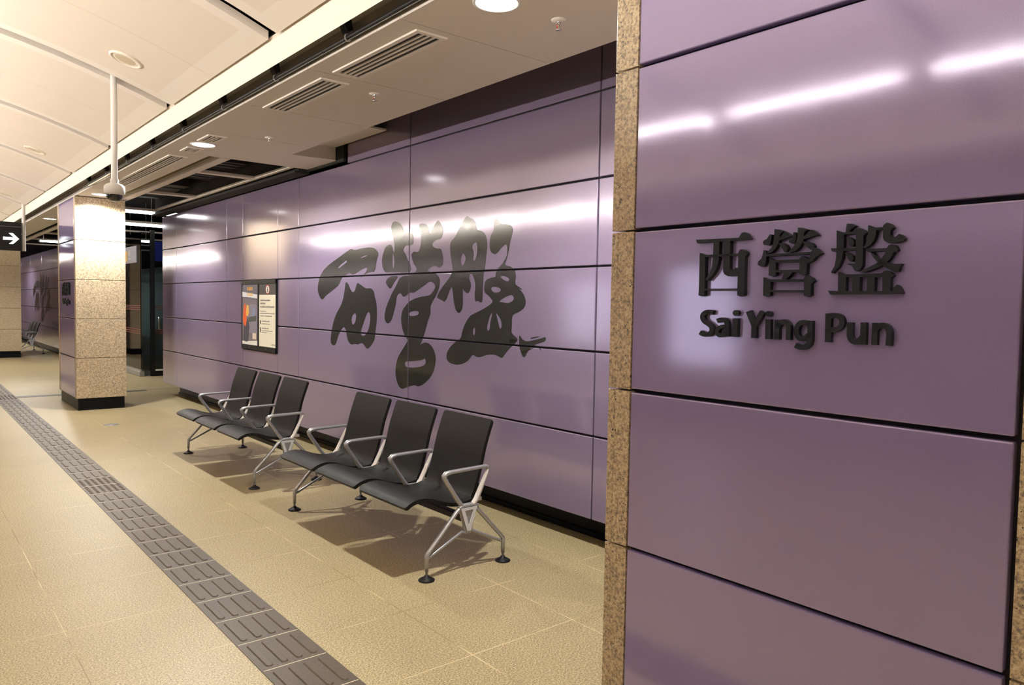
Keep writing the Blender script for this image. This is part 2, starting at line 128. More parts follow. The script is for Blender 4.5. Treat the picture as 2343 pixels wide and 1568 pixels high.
def speckle(name,stops,scale,dark,dscale,dthr,rough,joint=None,patch=None,spec=.5):
    """granite: mixed grains plus dark mica specks; joint adds thin tile joints; all in world metres"""
    m,nt,N,L,P=newmat(name)
    g=N.new('ShaderNodeNewGeometry')
    n1=N.new('ShaderNodeTexNoise'); n1.inputs['Scale'].default_value=scale; n1.inputs['Detail'].default_value=4; n1.inputs['Roughness'].default_value=.75
    L.new(g.outputs['Position'],n1.inputs['Vector'])
    cr=N.new('ShaderNodeValToRGB'); cr.color_ramp.interpolation='LINEAR'
    e=cr.color_ramp.elements; e[0].position,e[0].color=stops[0]; e[1].position,e[1].color=stops[-1]
    for p,c in stops[1:-1]: q=e.new(p); q.color=c
    L.new(n1.outputs['Fac'],cr.inputs['Fac'])
    v=N.new('ShaderNodeTexVoronoi'); v.inputs['Scale'].default_value=dscale; L.new(g.outputs['Position'],v.inputs['Vector'])
    n2=N.new('ShaderNodeTexNoise'); n2.inputs['Scale'].default_value=dscale*.35; L.new(g.outputs['Position'],n2.inputs['Vector'])
    mm=N.new('ShaderNodeMath'); mm.operation='MULTIPLY_ADD'; L.new(n2.outputs['Fac'],mm.inputs[0]); mm.inputs[1].default_value=.9; L.new(v.outputs['Distance'],mm.inputs[2])
    mr=N.new('ShaderNodeMapRange'); mr.inputs['From Min'].default_value=dthr; mr.inputs['From Max'].default_value=dthr+.06; mr.inputs['To Min'].default_value=1; mr.inputs['To Max'].default_value=0
    L.new(mm.outputs[0],mr.inputs['Value'])
    mx=N.new('ShaderNodeMix'); mx.data_type='RGBA'; L.new(mr.outputs['Result'],mx.inputs['Factor']); L.new(cr.outputs['Color'],mx.inputs[6]); mx.inputs[7].default_value=dark
    out=mx.outputs[2]
    # broad slow variation of tone
    n3=N.new('ShaderNodeTexNoise'); n3.inputs['Scale'].default_value=1.3; n3.inputs['Detail'].default_value=3; L.new(g.outputs['Position'],n3.inputs['Vector'])
    m3=N.new('ShaderNodeMapRange'); m3.inputs['To Min'].default_value=.86; m3.inputs['To Max'].default_value=1.14; L.new(n3.outputs['Fac'],m3.inputs['Value'])
    vm=N.new('ShaderNodeVectorMath'); vm.operation='SCALE'; L.new(out,vm.inputs[0]); L.new(m3.outputs['Result'],vm.inputs['Scale']); out=vm.outputs[0]
    if joint:
        sep=N.new('ShaderNodeSeparateXYZ'); L.new(g.outputs['Position'],sep.inputs[0])
        def line(src,off,pitch,w):
            a=N.new('ShaderNodeMath'); a.operation='SUBTRACT'; L.new(sep.outputs[src],a.inputs[0]); a.inputs[1].default_value=off
            b=N.new('ShaderNodeMath'); b.operation='PINGPONG'; L.new(a.outputs[0],b.inputs[0]); b.inputs[1].default_value=pitch/2
            c=N.new('ShaderNodeMath'); c.operation='LESS_THAN'; L.new(b.outputs[0],c.inputs[0]); c.inputs[1].default_value=w
            return c.outputs[0]
        def mth(op,a,b):
            c=N.new('ShaderNodeMath'); c.operation=op; L.new(a,c.inputs[0])
            if isinstance(b,(int,float)): c.inputs[1].default_value=b
            else: L.new(b,c.inputs[1])
            return c.outputs[0]
        right=mth('GREATER_THAN',sep.outputs['X'],1.3); left=mth('SUBTRACT',right,1.0); left=mth('MULTIPLY',left,-1.0)
        r=mth('MAXIMUM',line('X',1.957,.615,.0022),line('Y',3.19,.592,.0022)); l=mth('MAXIMUM',line('X',.588,1.2,.002),line('Y',3.35,.59,.0016))
        j=mth('MAXIMUM',mth('MULTIPLY',r,right),mth('MULTIPLY',l,left))
        n4=N.new('ShaderNodeTexNoise'); n4.inputs['Scale'].default_value=2.2; L.new(g.outputs['Position'],n4.inputs['Vector'])
        cj=N.new('ShaderNodeValToRGB'); cj.color_ramp.elements[0].position=.42; cj.color_ramp.elements[1].position=.6
        cj.color_ramp.elements[0].color=srgb(120,95,55); cj.color_ramp.elements[1].color=srgb(225,205,160); L.new(n4.outputs['Fac'],cj.inputs['Fac'])
        jf=mth('MULTIPLY',j,.8)
        m5=N.new('ShaderNodeMix'); m5.data_type='RGBA'; L.new(jf,m5.inputs['Factor']); L.new(out,m5.inputs[6]); L.new(cj.outputs['Color'],m5.inputs[7]); out=m5.outputs[2]
    L.new(out,P.inputs['Base Color'])
    P.inputs['Roughness'].default_value=rough; P.inputs['Specular IOR Level'].default_value=spec
    bp=N.new('ShaderNodeBump'); bp.inputs['Strength'].default_value=.06; bp.inputs['Distance'].default_value=.001; L.new(n1.outputs['Fac'],bp.inputs['Height']); L.new(bp.outputs[0],P.inputs['Normal'])
    return m
def enamel(name,col,rough=.2,metal=.45,wave=.0022,ior=2.0):
    m,nt,N,L,P=newmat(name); g=N.new('ShaderNodeNewGeometry')
    P.inputs['Base Color'].default_value=col; P.inputs['Metallic'].default_value=metal; P.inputs['Roughness'].default_value=rough
    n=N.new('ShaderNodeTexNoise'); n.inputs['Scale'].default_value=420; n.inputs['Detail'].default_value=2; L.new(g.outputs['Position'],n.inputs['Vector'])
    mr=N.new('ShaderNodeMapRange'); mr.inputs['To Min'].default_value=.82; mr.inputs['To Max'].default_value=1.18; L.new(n.outputs['Fac'],mr.inputs['Value'])
    vm=N.new('ShaderNodeVectorMath'); vm.operation='SCALE'; vm.inputs[0].default_value=col[:3]; L.new(mr.outputs['Result'],vm.inputs['Scale']); L.new(vm.outputs[0],P.inputs['Base Color'])
    n2=N.new('ShaderNodeTexNoise'); n2.inputs['Scale'].default_value=3.0; n2.inputs['Detail'].default_value=2; L.new(g.outputs['Position'],n2.inputs['Vector'])
    bp=N.new('ShaderNodeBump'); bp.inputs['Strength'].default_value=.5; bp.inputs['Distance'].default_value=wave; L.new(n2.outputs['Fac'],bp.inputs['Height']); L.new(bp.outputs[0],P.inputs['Normal'])
    P.inputs['IOR'].default_value=ior
    return m
PUR=(.222,.174,.268,1)
M=dict(
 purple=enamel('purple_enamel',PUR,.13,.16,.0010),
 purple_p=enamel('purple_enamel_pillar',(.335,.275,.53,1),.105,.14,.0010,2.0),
 ink=plain('brush_black',(.024,.025,.021),.12,0,.75),
 black=plain('satin_black',(.006,.006,.007),.5,0,.3),
 plinth=plain('black_skirting',(.004,.004,.005),.4,0,.15),
 letter=plain('letter_black',(.010,.014,.021),.5,0,.25),
 dark=plain('dark_void',(.012,.011,.01),.9),
 duct=plain('dark_duct',(.035,.033,.035),.6),
 joint=plain('joint_black',(.01,.008,.012),.7),
 cream=plain('cream_cove',srgb(241,231,216),.55),
 vault=None,
 soffit=plain('soffit_white',srgb(214,206,198),.65),
 vent=plain('vent_white',srgb(222,215,206),.5),
 steel=plain('cast_aluminium',(.42,.42,.43),.36,.7),
 steel2=plain('brushed_blade',(.72,.71,.70),.3,.7),
 trans=plain('frosted_cap',(.62,.62,.64),.4,.1),
 mesh=plain('black_seat_mesh',(.0065,.006,.0055),.55,0,.18),
 mesh_edge=plain('seat_edge',(.01,.01,.01),.5),
 tact=speckle('tactile_grey',[(.35,srgb(56,47,36)),(.65,srgb(84,72,56))],160,srgb(48,43,38),90,.2,.5),
 groove=plain('tactile_joint',srgb(205,195,165),.5),
 white=plain('white_paint',(.75,.73,.7),.4),
 chrome=plain('chrome',(.7,.68,.66),.15,1),
 red=plain('red_bulb',(.5,.03,.02),.2),
 glass=None,
 grey=plain('light_grey_panel',(.30,.30,.36),.4),
 blue=plain('blue_header',(.01,.02,.16),.3),
 yellow=plain('yellow_mark',(.8,.42,.02),.4),
 redline=plain('red_stripe',(.16,.04,.03),.5),
 rail=plain('dark_rail',(.26,.245,.22),.5),
 tube=emit('warm_tube',(1,.915,.82),190),
 tubew=emit('white_tube',(1,1,.98),9),
 lamp=emit('downlight_white',(1,.98,.95),12),
 ad=emit('advert_light',(.80,.80,1),2.2),
 arrow=emit('lit_arrow',(.9,1,.97),4),
)
BEIGE=[(.36,srgb(110,104,100)),(.45,srgb(170,152,126)),(.53,srgb(202,182,146)),(.64,srgb(224,212,188))]
M['granite']=speckle('beige_granite',BEIGE,95,srgb(38,36,36),75,.50,.35)
FL=[(.37,srgb(80,74,60)),(.45,srgb(146,132,98)),(.55,srgb(171,155,115)),(.63,srgb(203,191,156))]
M['floor']=speckle('floor_granite',FL,130,srgb(66,60,52),110,.42,.42,joint=True,spec=.35)
def vaultmat():
    m,nt,N,L,P=newmat('vault_panel'); g=N.new('ShaderNodeNewGeometry'); sep=N.new('ShaderNodeSeparateXYZ'); L.new(g.outputs['Position'],sep.inputs[0])
    def mth(op,a,b):
        c=N.new('ShaderNodeMath'); c.operation=op
        for i,q in enumerate((a,b)):
            if isinstance(q,(int,float)): c.inputs[i].default_value=q
            else: L.new(q,c.inputs[i])
        return c.outputs[0]
    # local distance along the panel, plain rim around a perforated field
    yy=mth('PINGPONG',mth('SUBTRACT',sep.outputs['Y'],4.42-.065),1.0675)
    iny=mth('GREATER_THAN',yy,.17)
    inx=mth('LESS_THAN',mth('ABSOLUTE',mth('ADD',sep.outputs['X'],.6),0),2.21)
    mid=mth('LESS_THAN',mth('ABSOLUTE',mth('SUBTRACT',yy,1.0675),0),.004)
    f=mth('MULTIPLY',iny,inx)
    mx=N.new('ShaderNodeMix'); mx.data_type='RGBA'; L.new(f,mx.inputs['Factor']); mx.inputs[6].default_value=srgb(245,236,226); mx.inputs[7].default_value=srgb(239,227,214)
    m2=N.new('ShaderNodeMix'); m2.data_type='RGBA'; L.new(mth('MULTIPLY',mid,.35),m2.inputs['Factor']); L.new(mx.outputs[2],m2.inputs[6]); m2.inputs[7].default_value=srgb(190,160,120)
    L.new(m2.outputs[2],P.inputs['Base Color']); P.inputs['Roughness'].default_value=.5
    return m
M['vault']=vaultmat()
def glassmat():
    m,nt,N,L,P=newmat('clear_glass'); P.inputs['Base Color'].default_value=(.75,.85,.82,1); P.inputs['Roughness'].default_value=.03
    t=N.new('ShaderNodeBsdfTransparent'); t.inputs['Color'].default_value=(.55,.62,.6,1); gl=N.new('ShaderNodeBsdfGlossy'); gl.inputs['Roughness'].default_value=.04
    fr=N.new('ShaderNodeFresnel'); fr.inputs['IOR'].default_value=1.5; mx=N.new('ShaderNodeMixShader'); L.new(fr.outputs[0],mx.inputs[0]); L.new(t.outputs[0],mx.inputs[1]); L.new(gl.outputs[0],mx.inputs[2])
    L.new(mx.outputs[0],N['Material Output'].inputs['Surface'])
    return m
M['glass']=glassmat()
# ------------------------------------------------------------------ camera
F=1711.417; PAN,PIT,ROL=map(math.radians,(39.6377685,-2.78942323,1.00693795))
f=Vector((math.sin(PAN)*math.cos(PIT),math.cos(PAN)*math.cos(PIT),math.sin(PIT)))
r=Vector((math.cos(PAN),-math.sin(PAN),0)); u=r.cross(f)
R=r*math.cos(ROL)+u*math.sin(ROL); U=-r*math.sin(ROL)+u*math.cos(ROL)
cam=bpy.data.cameras.new('camera'); co=bpy.data.objects.new('camera',cam); COL.objects.link(co); SC.camera=co
cam.sensor_width=36; cam.lens=F/2343*36; cam.clip_start=.05; cam.clip_end=200
mt=Matrix((R,U,-f)).transposed().to_4x4(); mt.translation=(0,0,1.55); co.matrix_world=mt
# ------------------------------------------------------------------ floor
YB,YF=-9,44
st('floor',MB().box(-4.8,10,YB,YF,-.12,0),M['floor'])
# tactile strip
tp=empty('tactile_paving',(1.31,0,0)); tag(tp,'long dark grey tactile guide strip of ribbed tiles running down the platform floor','tactile paving')
base=MB().box(-.146,.146,-2,33,.0,.003)
base.box(.146,2.0,13.70,13.84,.0,.003)
bars=MB(); dots=MB(); jl=MB()
k0=-12
for k in range(k0,96):
    y=3.004+.3*k
    jl.box(-.14,.14,y-.0022,y+.0022,.003,.0036)
    warn=(6.59<y+.05<7.15) or (13.5<y+.15<14.0)
    if warn:
        for a in range(6):
            for b in range(6):
                cx,cy=-.115+.046*a,y+.035+.046*b
                dots.lathe([(.014,.003),(.010,.008),(0,.008)],(cx,cy,0),8)
    else:
        for a in range(4):
            cx=-.1+.0667*a
            w=.0165; pts=[]
            for t in range(5): an=math.pi*t/4; pts.append((cx+w*math.cos(an),y+.262+w*math.sin(an)*.8))
            for t in range(5): an=math.pi+math.pi*t/4; pts.append((cx+w*math.cos(an),y+.038+w*math.sin(an)*.8))
            n=len(pts); ins=[(cx+(p[0]-cx)*.72,(y+.15)+(p[1]-y-.15)*.97) for p in pts]
            vs=[(p[0],p[1],.003) for p in pts]+[(p[0],p[1],.008) for p in ins]
            bars.add(vs,[tuple(range(n,2*n))]+[(i,(i+1)%n,(i+1)%n+n,i+n) for i in range(n)])
ts=base; ts.add(bars.v,bars.f); ts.add(dots.v,dots.f); nb=len(ts.f); ts.add(jl.v,jl.f)
ts=ts.build('ribbed_tiles',M['tact'],tp); ts.data.materials.append(M['groove'])
for i_,p_ in enumerate(ts.data.polygons):
    if i_>=nb: p_.material_index=1
# floor expansion joint and drain cover
tag(MB().box(1.46,9,13.86,13.93,0,.003).build('floor_joint_strip',M['rail']),'dark metal joint strip crossing the floor behind the far pillar','floor strip')
dc=empty('floor_cover',(2.05,10.2,0)); tag(dc,'small round dark cover set in the floor in front of the far pillar','floor cover')
MB().lathe([(.075,0),(.075,.004),(.0,.005)],(0,0,0),24).build('cover_plate',M['rail'],dc); MB().lathe([(.09,0),(.09,.003),(.078,.003),(.078,0)],(0,0,0),24).build('rim',M['steel'],dc)
# ------------------------------------------------------------------ right wall of purple panels
ZR=[.187,.729,1.27,1.811,2.362,2.90]
XW=3.42
def wall_panels(y_edges,zrows,mat,poster=None,shift=0,x=XW):
    mb=MB(); g=.0065
    for a,b in zip(y_edges[:-1],y_edges[1:]):
        for c,d in zip(zrows[:-1],zrows[1:]):
            if poster and abs(a-poster[0])<.01:
                if abs(c-1.27)<.01: continue
                if abs(c-.729)<.01: d=.953
            gv=.0035 if a>7 else .0065
            mb.box(x,x+.03,a+gv+shift,b-gv+shift,c+g,d-g,b=.004)
    return mb
ye=[-4.0,-1.34,1.0,3.305,5.53,7.80,8.375,9.485,10.08,12.36,13.145]
wr=st('wall_right',wall_panels(ye,ZR,M['purple'],(8.375,9.485)),M['purple'])
st('wall_right',wall_panels([-4.0,-1.34,1.0,3.305,5.53,6.68],[2.90,3.45],M['purple']),M['purple'],wr)
st('backing',MB().box(XW+.026,XW+.05,-4,13.13,.187,2.90).box(XW+.026,XW+.05,-4,6.67,2.9,3.5),M['joint'],wr)
st('wall_right',MB().box(XW+.24,XW+.6,-4,12.95,0,3.9).box(XW+.06,XW+.24,-4,13.05,.19,2.88),M['dark'])
st('baseboard_right',MB().box(3.635,3.655,-4,12.97,0,.187).box(3.42+.05,3.66,-4,12.97,.183,.187).box(3.615,3.635,-4,12.975,0,.035),M['plinth'])
st('wall_right_end',MB().box(XW+.03,5.6,13.11,13.14,.187,2.90),M['purple'])
# far purple wall
SH=20.5
ye2=[1.6,5.53,7.80,10.08,12.36,13.145]
w2=st('wall_right_far',wall_panels(ye2,ZR,M['purple'],None,SH),M['purple'])
st('backing',MB().box(XW+.026,XW+.3,1.6+SH,13.13+SH,.187,2.90),M['joint'],w2)
st('baseboard_right_far',MB().box(3.55,3.66,3.3+SH,13+SH,0,.187),M['plinth'])
# ------------------------------------------------------------------ brush characters on the wall
BL={'xi':'first and leftmost black brush-written Chinese character painted on the purple wall above the benches',
    'ying':'middle tallest black brush-written Chinese character painted on the purple wall above the benches',
    'pun':'rightmost black brush-written Chinese character with a dry-brush tail on the purple wall'}
BL2={'xi':'leftmost of the faint brush characters on the distant purple wall left of the far pillar',
    'ying':'middle of the faint brush characters on the distant purple wall left of the far pillar',
    'pun':'rightmost of the faint brush characters on the distant purple wall left of the far pillar'}
def cut_joints(o):
    bm=bmesh.new(); bm.from_mesh(o.data)
    J=[('z',z,.0066) for z in (.729,1.27,1.811,2.362)]+[('y',5.53,.0062),('y',3.305,.0066),('y',7.80,.0036)]
    for ax,c,g in J:
        no=Vector((0,0,1)) if ax=='z' else Vector((0,1,0))
        for e in (-g,g): bmesh.ops.bisect_plane(bm,geom=list(bm.verts)+list(bm.edges)+list(bm.faces),plane_co=no*(c+e),plane_no=no,dist=1e-6)
        i=2 if ax=='z' else 1
        bmesh.ops.delete(bm,geom=[f_ for f_ in bm.faces if abs(f_.calc_center_median()[i]-c)<g*.98],context='FACES')
    bm.to_mesh(o.data); bm.free()
for n,ps in BRUSH:
    o=outline_mesh('brush_character',[[[(a/1e4,b/1e4) for a,b in r_] for r_ in p] for p in ps],XW-.0002,.0012,M['ink'],smooth=2)
    cut_joints(o)
    tag(o,BL[n],'lettering','brush-written station name')
    c=o.copy(); COL.objects.link(c); c.location=(0,SH,0); tag(c,BL2[n],'lettering','brush-written station name far away')
# ------------------------------------------------------------------ pillars
PZ=[.165,.727,1.270,1.812,2.355,2.944]
def pillar(y0,y1,label,x0=1.93,x1=2.555,group='platform pillars'):
    p=empty('pillar',(x0+.3,(y0+y1)/2,0)); tag(p,label,'pillar',group)
    def ob(mb,name,mat): 
        mb.v=[(v[0]-x0-.3,v[1]-(y0+y1)/2,v[2]) for v in mb.v]; return mb.build(name,mat,p)
    ob(MB().box(x0+.03,x1-.03,y0+.035,y1-.035,.0,2.94),'core',M['joint'])
    ob(MB().box(x0+.022,x1-.022,y0+.022,y1-.022,.0,.163),'skirting',M['plinth'])
    for c,d in zip(PZ[:-1],PZ[1:]):
        t=MB(); g=.0032
        t.box(x0,x1,y0,y0+.03,c+g,d-g,b=.002); t.box(x0,x1,y1-.03,y1,c+g,d-g,b=.002)      # end faces
        t.box(x0+.0005,x0+.03,y0+.0302,y0+.098,c+g,d-g); t.box(x0+.0005,x0+.03,y1-.098,y1-.0302,c+g,d-g)
        t.box(x1-.03,x1-.0005,y0+.0302,y1-.0302,c+g,d-g)
        ob(t,'granite_slab',M['granite'])
        q=MB().box(x0+.001,x0+.03,y0+.113,y1-.103,c+.0068,d-.0062,b=.004)
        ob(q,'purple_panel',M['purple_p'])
    return p
pillar(.449,1.795,'near granite-edged pillar with purple panels filling the right foreground')
pillar(11.70,13.08,'beige granite pillar with purple side and brightly lit top, in front of the glass enclosure')
pillar(22.97,24.35,'beige granite pillar at the left edge below the arrow sign')
# raised letters
CL={'xi':'first of three large raised black Chinese characters on the near pillar, above the word Sai',
 'ying':'middle of three large raised black Chinese characters on the near pillar, above the word Ying',
 'pun':'last of three large raised black Chinese characters on the near pillar, above the word Pun'}
CL2={'xi':'left raised black Chinese character on the purple side of the far pillar','ying':'middle raised black Chinese character on the purple side of the far pillar','pun':'right raised black Chinese character on the purple side of the far pillar'}
LL=["capital letter S starting the word Sai","letter a in the middle of the word Sai","letter i ending the word Sai","capital letter Y starting the word Ying","letter i after the Y of Ying","letter n in the word Ying","letter g ending the word Ying","capital letter P starting the word Pun","letter u in the word Pun","letter n ending the word Pun"]
def far_copy(o,lab,grp):
    c=o.copy(); COL.objects.link(c); c.location=(0,11.27,0); tag(c,lab,'lettering',grp)
for n,ps in CJK:
    o=outline_mesh('chinese_character',[[[(a/1e4,b/1e4) for a,b in p]] for p in ps],1.931,.016,M['letter'])
    tag(o,CL[n],'lettering','raised Chinese characters on the near pillar'); far_copy(o,CL2[n],'raised Chinese characters on the far pillar')
for (n,ps),l in zip(LATIN,LL):
    o=outline_mesh('sign_letter',[[[(a/1e4,b/1e4) for a,b in p]] for p in ps],1.931,.014,M['letter'])
    tag(o,'raised black '+l+' on the near pillar','lettering','raised Latin letters on the near pillar'); far_copy(o,'tiny raised black '+l+' on the far pillar','raised Latin letters on the far pillar')
# ------------------------------------------------------------------ central vault
RV=6.0; XC=-.6
def vz(x): return 3.10+((2.355**2)-(x-XC)**2)/(2*RV)
va=MB(); PY=2.135; GAP=.13
k=-7
while 4.42+PY*k<YF:
    a=4.42+PY*k; b=a+PY-GAP; n=24; T=.05
    xs=[XC-2.345+4.69*i/n for i in range(n+1)]
    vs=[(x,y,vz(x)+dz) for y in (a,b) for dz in (0,T) for x in xs]; m=n+1
    def q(A,B): return [(A*m+i,A*m+i+1,B*m+i+1,B*m+i) for i in range(n)]
    va.add(vs,q(0,2)+q(1,3)+q(0,1)+q(2,3)+[(0,m,3*m,2*m),(n,m+n,3*m+n,2*m+n)])
    k+=1
st('ceiling',va,M['vault'])
for s,nm in ((1,'trim_1'),(-1,'trim_2')):
    X=lambda x: XC+s*(x-XC)
    p=[(X(1.812),2.985),(X(1.815),3.003),(X(1.79),3.13),(X(1.766),3.13),(X(1.766),3.10)]
    st(nm,MB().prism(p,'y',YB,YF),M['cream'])
# recess behind the cove: channel, pipe and clips
st('trim_3',MB().box(1.80,1.945,YB,YF,3.06,3.08).box(1.944,1.952,YB,YF,2.972,3.3),M['rail'])
pipe=empty('cable_pipe',(1.905,0,2.972)); tag(pipe,'thin black cable pipe running in the ceiling recess beside the cream cove','pipe')
MB().tube([(0,YB+1,0),(0,10.9,0)],.011,10).build('pipe_run',M['black'],pipe)
pl=MB().tube([(0,9.4,-.018),(-.01,9.7,-.028),(-.01,10.1,-.028),(.0,10.6,-.018)],.009,8).build('pale_conduit',M['cream'],pipe); pl['label']='pale exposed conduit length'
clip=None
for i in range(9):
    y=2.75+.972*i
    if clip is None:
        clip=empty('pipe_clip',(1.89,y,2.972)); MB().prism([(-.035,.088),(.02,.088),(.03,.035),(.0,.02)],'y',-.03,.03).build('bracket',M['black'],clip)
        MB().tube([(.015+.018*math.cos(t),0,.02*math.sin(t)) for t in [j*math.pi/6 for j in range(12)]],.004,6).build('hook',M['rail'],clip); c=clip
    else: c=copy_tree(clip); c.location=(1.89,y,2.972)
    tag(c,'black clip holding the cable pipe along the ceiling recess','clip','pipe clips along the recess')
# ------------------------------------------------------------------ side soffit
S=2.95
so=MB(); seams=[-9,-3.12,-2.05,-.98,.09,1.16,2.2,3.255,4.313,5.375,6.43]
for a,b in zip(seams[:-1],seams[1:]): so.box(1.9445,2.945,a+.003,b-.003,S,S+.02)
so.box(1.9445,2.945,6.433,6.9,S,S+.02); so.box(1.9445,3.395,6.9,7.53,S,S+.02)
so.box(2.925,2.945,YB,6.9,S+.02,3.02)
st('ceiling',so,M['soffit'])
rz=MB(); rz.box(2.945,3.395,6.88,6.9,S,3.085)                # end face of the pocket
rz.box(2.92,3.40,5.9,6.88,3.085,3.10); st('trim_4',rz,M['soffit'])
st('trim_5',MB().box(3.40,3.43,6.72,7.6,2.93,3.3).box(2.96,3.44,YB,5.88,3.45,3.47),M['dark'])
sn=MB(); ss=[7.536,8.61,9.68,10.75,11.6,13.2,14.3,15.4,16.5,17.6,18.7,19.8,20.9,22,23.1,24.2,26,28,30,32,34,38,YF]
for a,b in zip(ss[:-1],ss[1:]): sn.box(1.9445,2.385,a+.003,b-.003,S,S+.02)
sn.box(2.37,2.385,7.536,YF,S+.02,S+.05)
st('ceiling',sn,M['soffit'])
# pale board in the slot, frame and grid of the open ceiling
st('trim_6',MB().box(2.46,2.475,7.54,11.5,S+.02,3.22).box(2.40,2.47,7.54,11.5,3.2,3.22).box(2.44,2.46,7.54,11.5,3.06,3.075),plain('khaki_board',srgb(150,138,105),.6))
fr=MB(); fr.box(2.505,2.60,7.54,YF,S,S+.035); fr.box(3.21,3.25,7.54,12.9,S,S+.03)
for y in (8.6,10.72,12.85,15,17.1,19.2,21.3,23.4): fr.box(2.6,3.21 if y<13 else 6,y-.05,y+.05,S+.002,S+.033)
st('trim_7',fr,M['soffit'])
st('trim_8',MB().box(3.26,3.42,7.54,13.1,2.905,2.93).box(3.30,3.42,7.54,13.1,2.93,3.5),M['dark'])
du=[]
for i,(x0,x1,y0,y1,z) in enumerate([(2.65,3.15,7.7,8.45,3.12),(2.65,3.2,8.75,9.3,3.14),(2.7,3.15,9.5,10.0,3.1),(2.65,3.2,10.9,12.6,3.12)]):
    d=MB().box(x0,x1,y0,y1,z,z+.25); 
    for t in range(3): yy=y0+(y1-y0)*(t+.5)/3; d.box(x0-.02,x1+.02,yy-.012,yy+.012,z-.012,z)
    for hx in (x0+.05,x1-.05):
        for hy in (y0+.08,y1-.08): d.tube([(hx,hy,z+.24),(hx,hy,3.952)],.006,6)
    o=d.build('air_duct',M['duct']); tag(o,'dark ribbed air duct above the open ceiling grid beyond the soffit','duct','dark ducts above the open grid')
# other side soffit and slab over everything
st('ceiling',MB().box(-4.6,-3.145,YB,YF,S,S+.03),M['soffit'])
st('ceiling',MB().box(-4.9,10,YB,YF,3.95,4.05),M['dark'])
# outer walls
st('wall_left',wall_panels([YB]+[-7+2.27*i for i in range(22)]+[YF],ZR,M['purple'],None,0,-4.65),M['purple'])
st('wall_left',MB().box(-4.9,-4.66,YB,YF,0,4),M['joint'])
st('wall_back',MB().box(-4.9,10,YB-.1,YB,0,4),plain('grey_back',srgb(150,140,135),.6))
st('wall_front',MB().box(-4.9,10,YF,YF+.1,0,4),plain('grey_front',srgb(170,150,140),.6))
st('wall_side_far',MB().box(9.9,10,13,YF,0,4).box(3.9,10,12.9,13.0,0,4).box(3.6,10,34,34.1,0,4),plain('dim_lilac',srgb(120,108,125),.5))
# ------------------------------------------------------------------ lamps
def downlight(y,label,x=2.175):
    d=empty('downlight',(x,y,S)); tag(d,label,'ceiling lamp','round recessed downlights')
    return d
proto=downlight(2.78,'round white downlight cut by the top edge of the picture, nearest the camera')
MB().lathe([(.112,-.0005),(.112,-.004),(.100,-.006),(.097,-.0005)],(0,0,0),32).build('rim',M['white'],proto)
MB().lathe([(.097,-.001),(.09,-.004),(0,-.005)],(0,0,0),32).build('diffuser',M['lamp'],proto)
def throw(y):
    L=bpy.data.lights.new('downlight_beam','SPOT'); L.energy=SPOTW; L.spot_size=math.radians(158); L.spot_blend=.5; L.shadow_soft_size=.05; L.color=(1,.98,.94)
    o=bpy.data.objects.new('downlight_beam',L); COL.objects.link(o); o.location=(2.175,y,S-.03)
SPOTW=300
for y in (-1.46,2.78,7.02,11.34,15.5,19.74,24.0,28.2,32.4): throw(y)  # the three farthest beams are added to brighten the far purple wall
for y,l in ((7.02,'round white downlight between the two small vents halfway along the soffit'),(11.34,'round downlight hidden above the lit top of the far granite pillar'),
            (-1.46,'round downlight behind the camera'),(15.5,'round downlight beyond the far pillar'),(19.74,'round downlight far down the side soffit'),(24.0,'round downlight over the distant benches, added to brighten the far wall'),(28.2,'round downlight near the distant brush lettering, added to brighten the far wall'),(32.4,'last round downlight at the distant end, added to brighten the far wall')):
    c=copy_tree(proto); c.location=(2.175,y,S); tag(c,l)
def tube_lamp(name,p0,p1,rr,mat,label,group,up=.68):
    t=empty(name,p0); tag(t,label,'tube lamp',group); d=Vector(p1)-Vector(p0)
    MB().tube([(0,0,0),d],rr,10).build('tube',mat,t)
    e=d.normalized()*.03
    MB().tube([-e,(0,0,0)],rr*1.1,10).build('end_cap',M['white'],t); MB().tube([d,d+e],rr*1.1,10).build('end_cap',M['white'],t)
    for k_ in (.15,.85):
        q=d*k_; MB().tube([q+Vector((0,0,rr)),q+Vector((0,0,up))],.004,6).build('hanger',M['white'],t)
    return t
y=-6.0; t0=None
while y<40:
    if t0 is None: t0=tube_lamp('fluorescent_tube',(XC,y,2.88),(XC,y+1.17,2.88),.015,M['tube'],'warm tube lamp with an added white shield tray, hung under the middle of the vault','warm tubes under the vault'); MB().prism([(-.088,-.052),(.088,-.052),(.088,-.0155),(.085,-.0155),(.085,-.048),(-.085,-.048),(-.085,-.0155),(-.088,-.0155)],'y',-.04,1.24).build('added_shield_tray',M['white'],t0); c=t0  # unseen tray with lips, added to screen tube light from floor and panels
    else: c=copy_tree(t0); c.location=(XC,y,2.88)
    y+=1.32
for (x0,x1,y,l) in ((2.6,3.80,13.55,'nearest white tube light to the right of the far pillar'),(2.7,4.15,15.85,'second white tube light to the right of the far pillar'),
      (3.9,5.05,20.2,'third white tube light, above the glass enclosure'),(2.9,3.45,22.33,'white tube light seen left of the far pillar'),(4.7,5.05,22.33,'shortest and farthest white tube light right of the far pillar')):
    tube_lamp('ceiling_tube',(x0,y,3.0),(x1,y,3.0),.03 if y<18 else .035,M['tubew'],l,'white tubes above the cross passage',.94)
# lit advertising boxes across the platform, seen only as reflections in the purple panels
for y0,y1,l in ((5.6,6.7,'left'),(10.4,12.0,'right'),):
    a=empty('advertising_box',(-4.6195,(y0+y1)/2,0)); tag(a,'cool white backlit advertising box on the opposite wall, '+l+' of the two','advertising box','lit boxes on the opposite wall')
    MB().box(-.0,.06,-(y1-y0)/2-.05,(y1-y0)/2+.05,.75,2.15).build('case',M['black'],a); MB().box(.061,.065,-(y1-y0)/2,(y1-y0)/2,.8,2.1).build('panel',M['ad'],a)
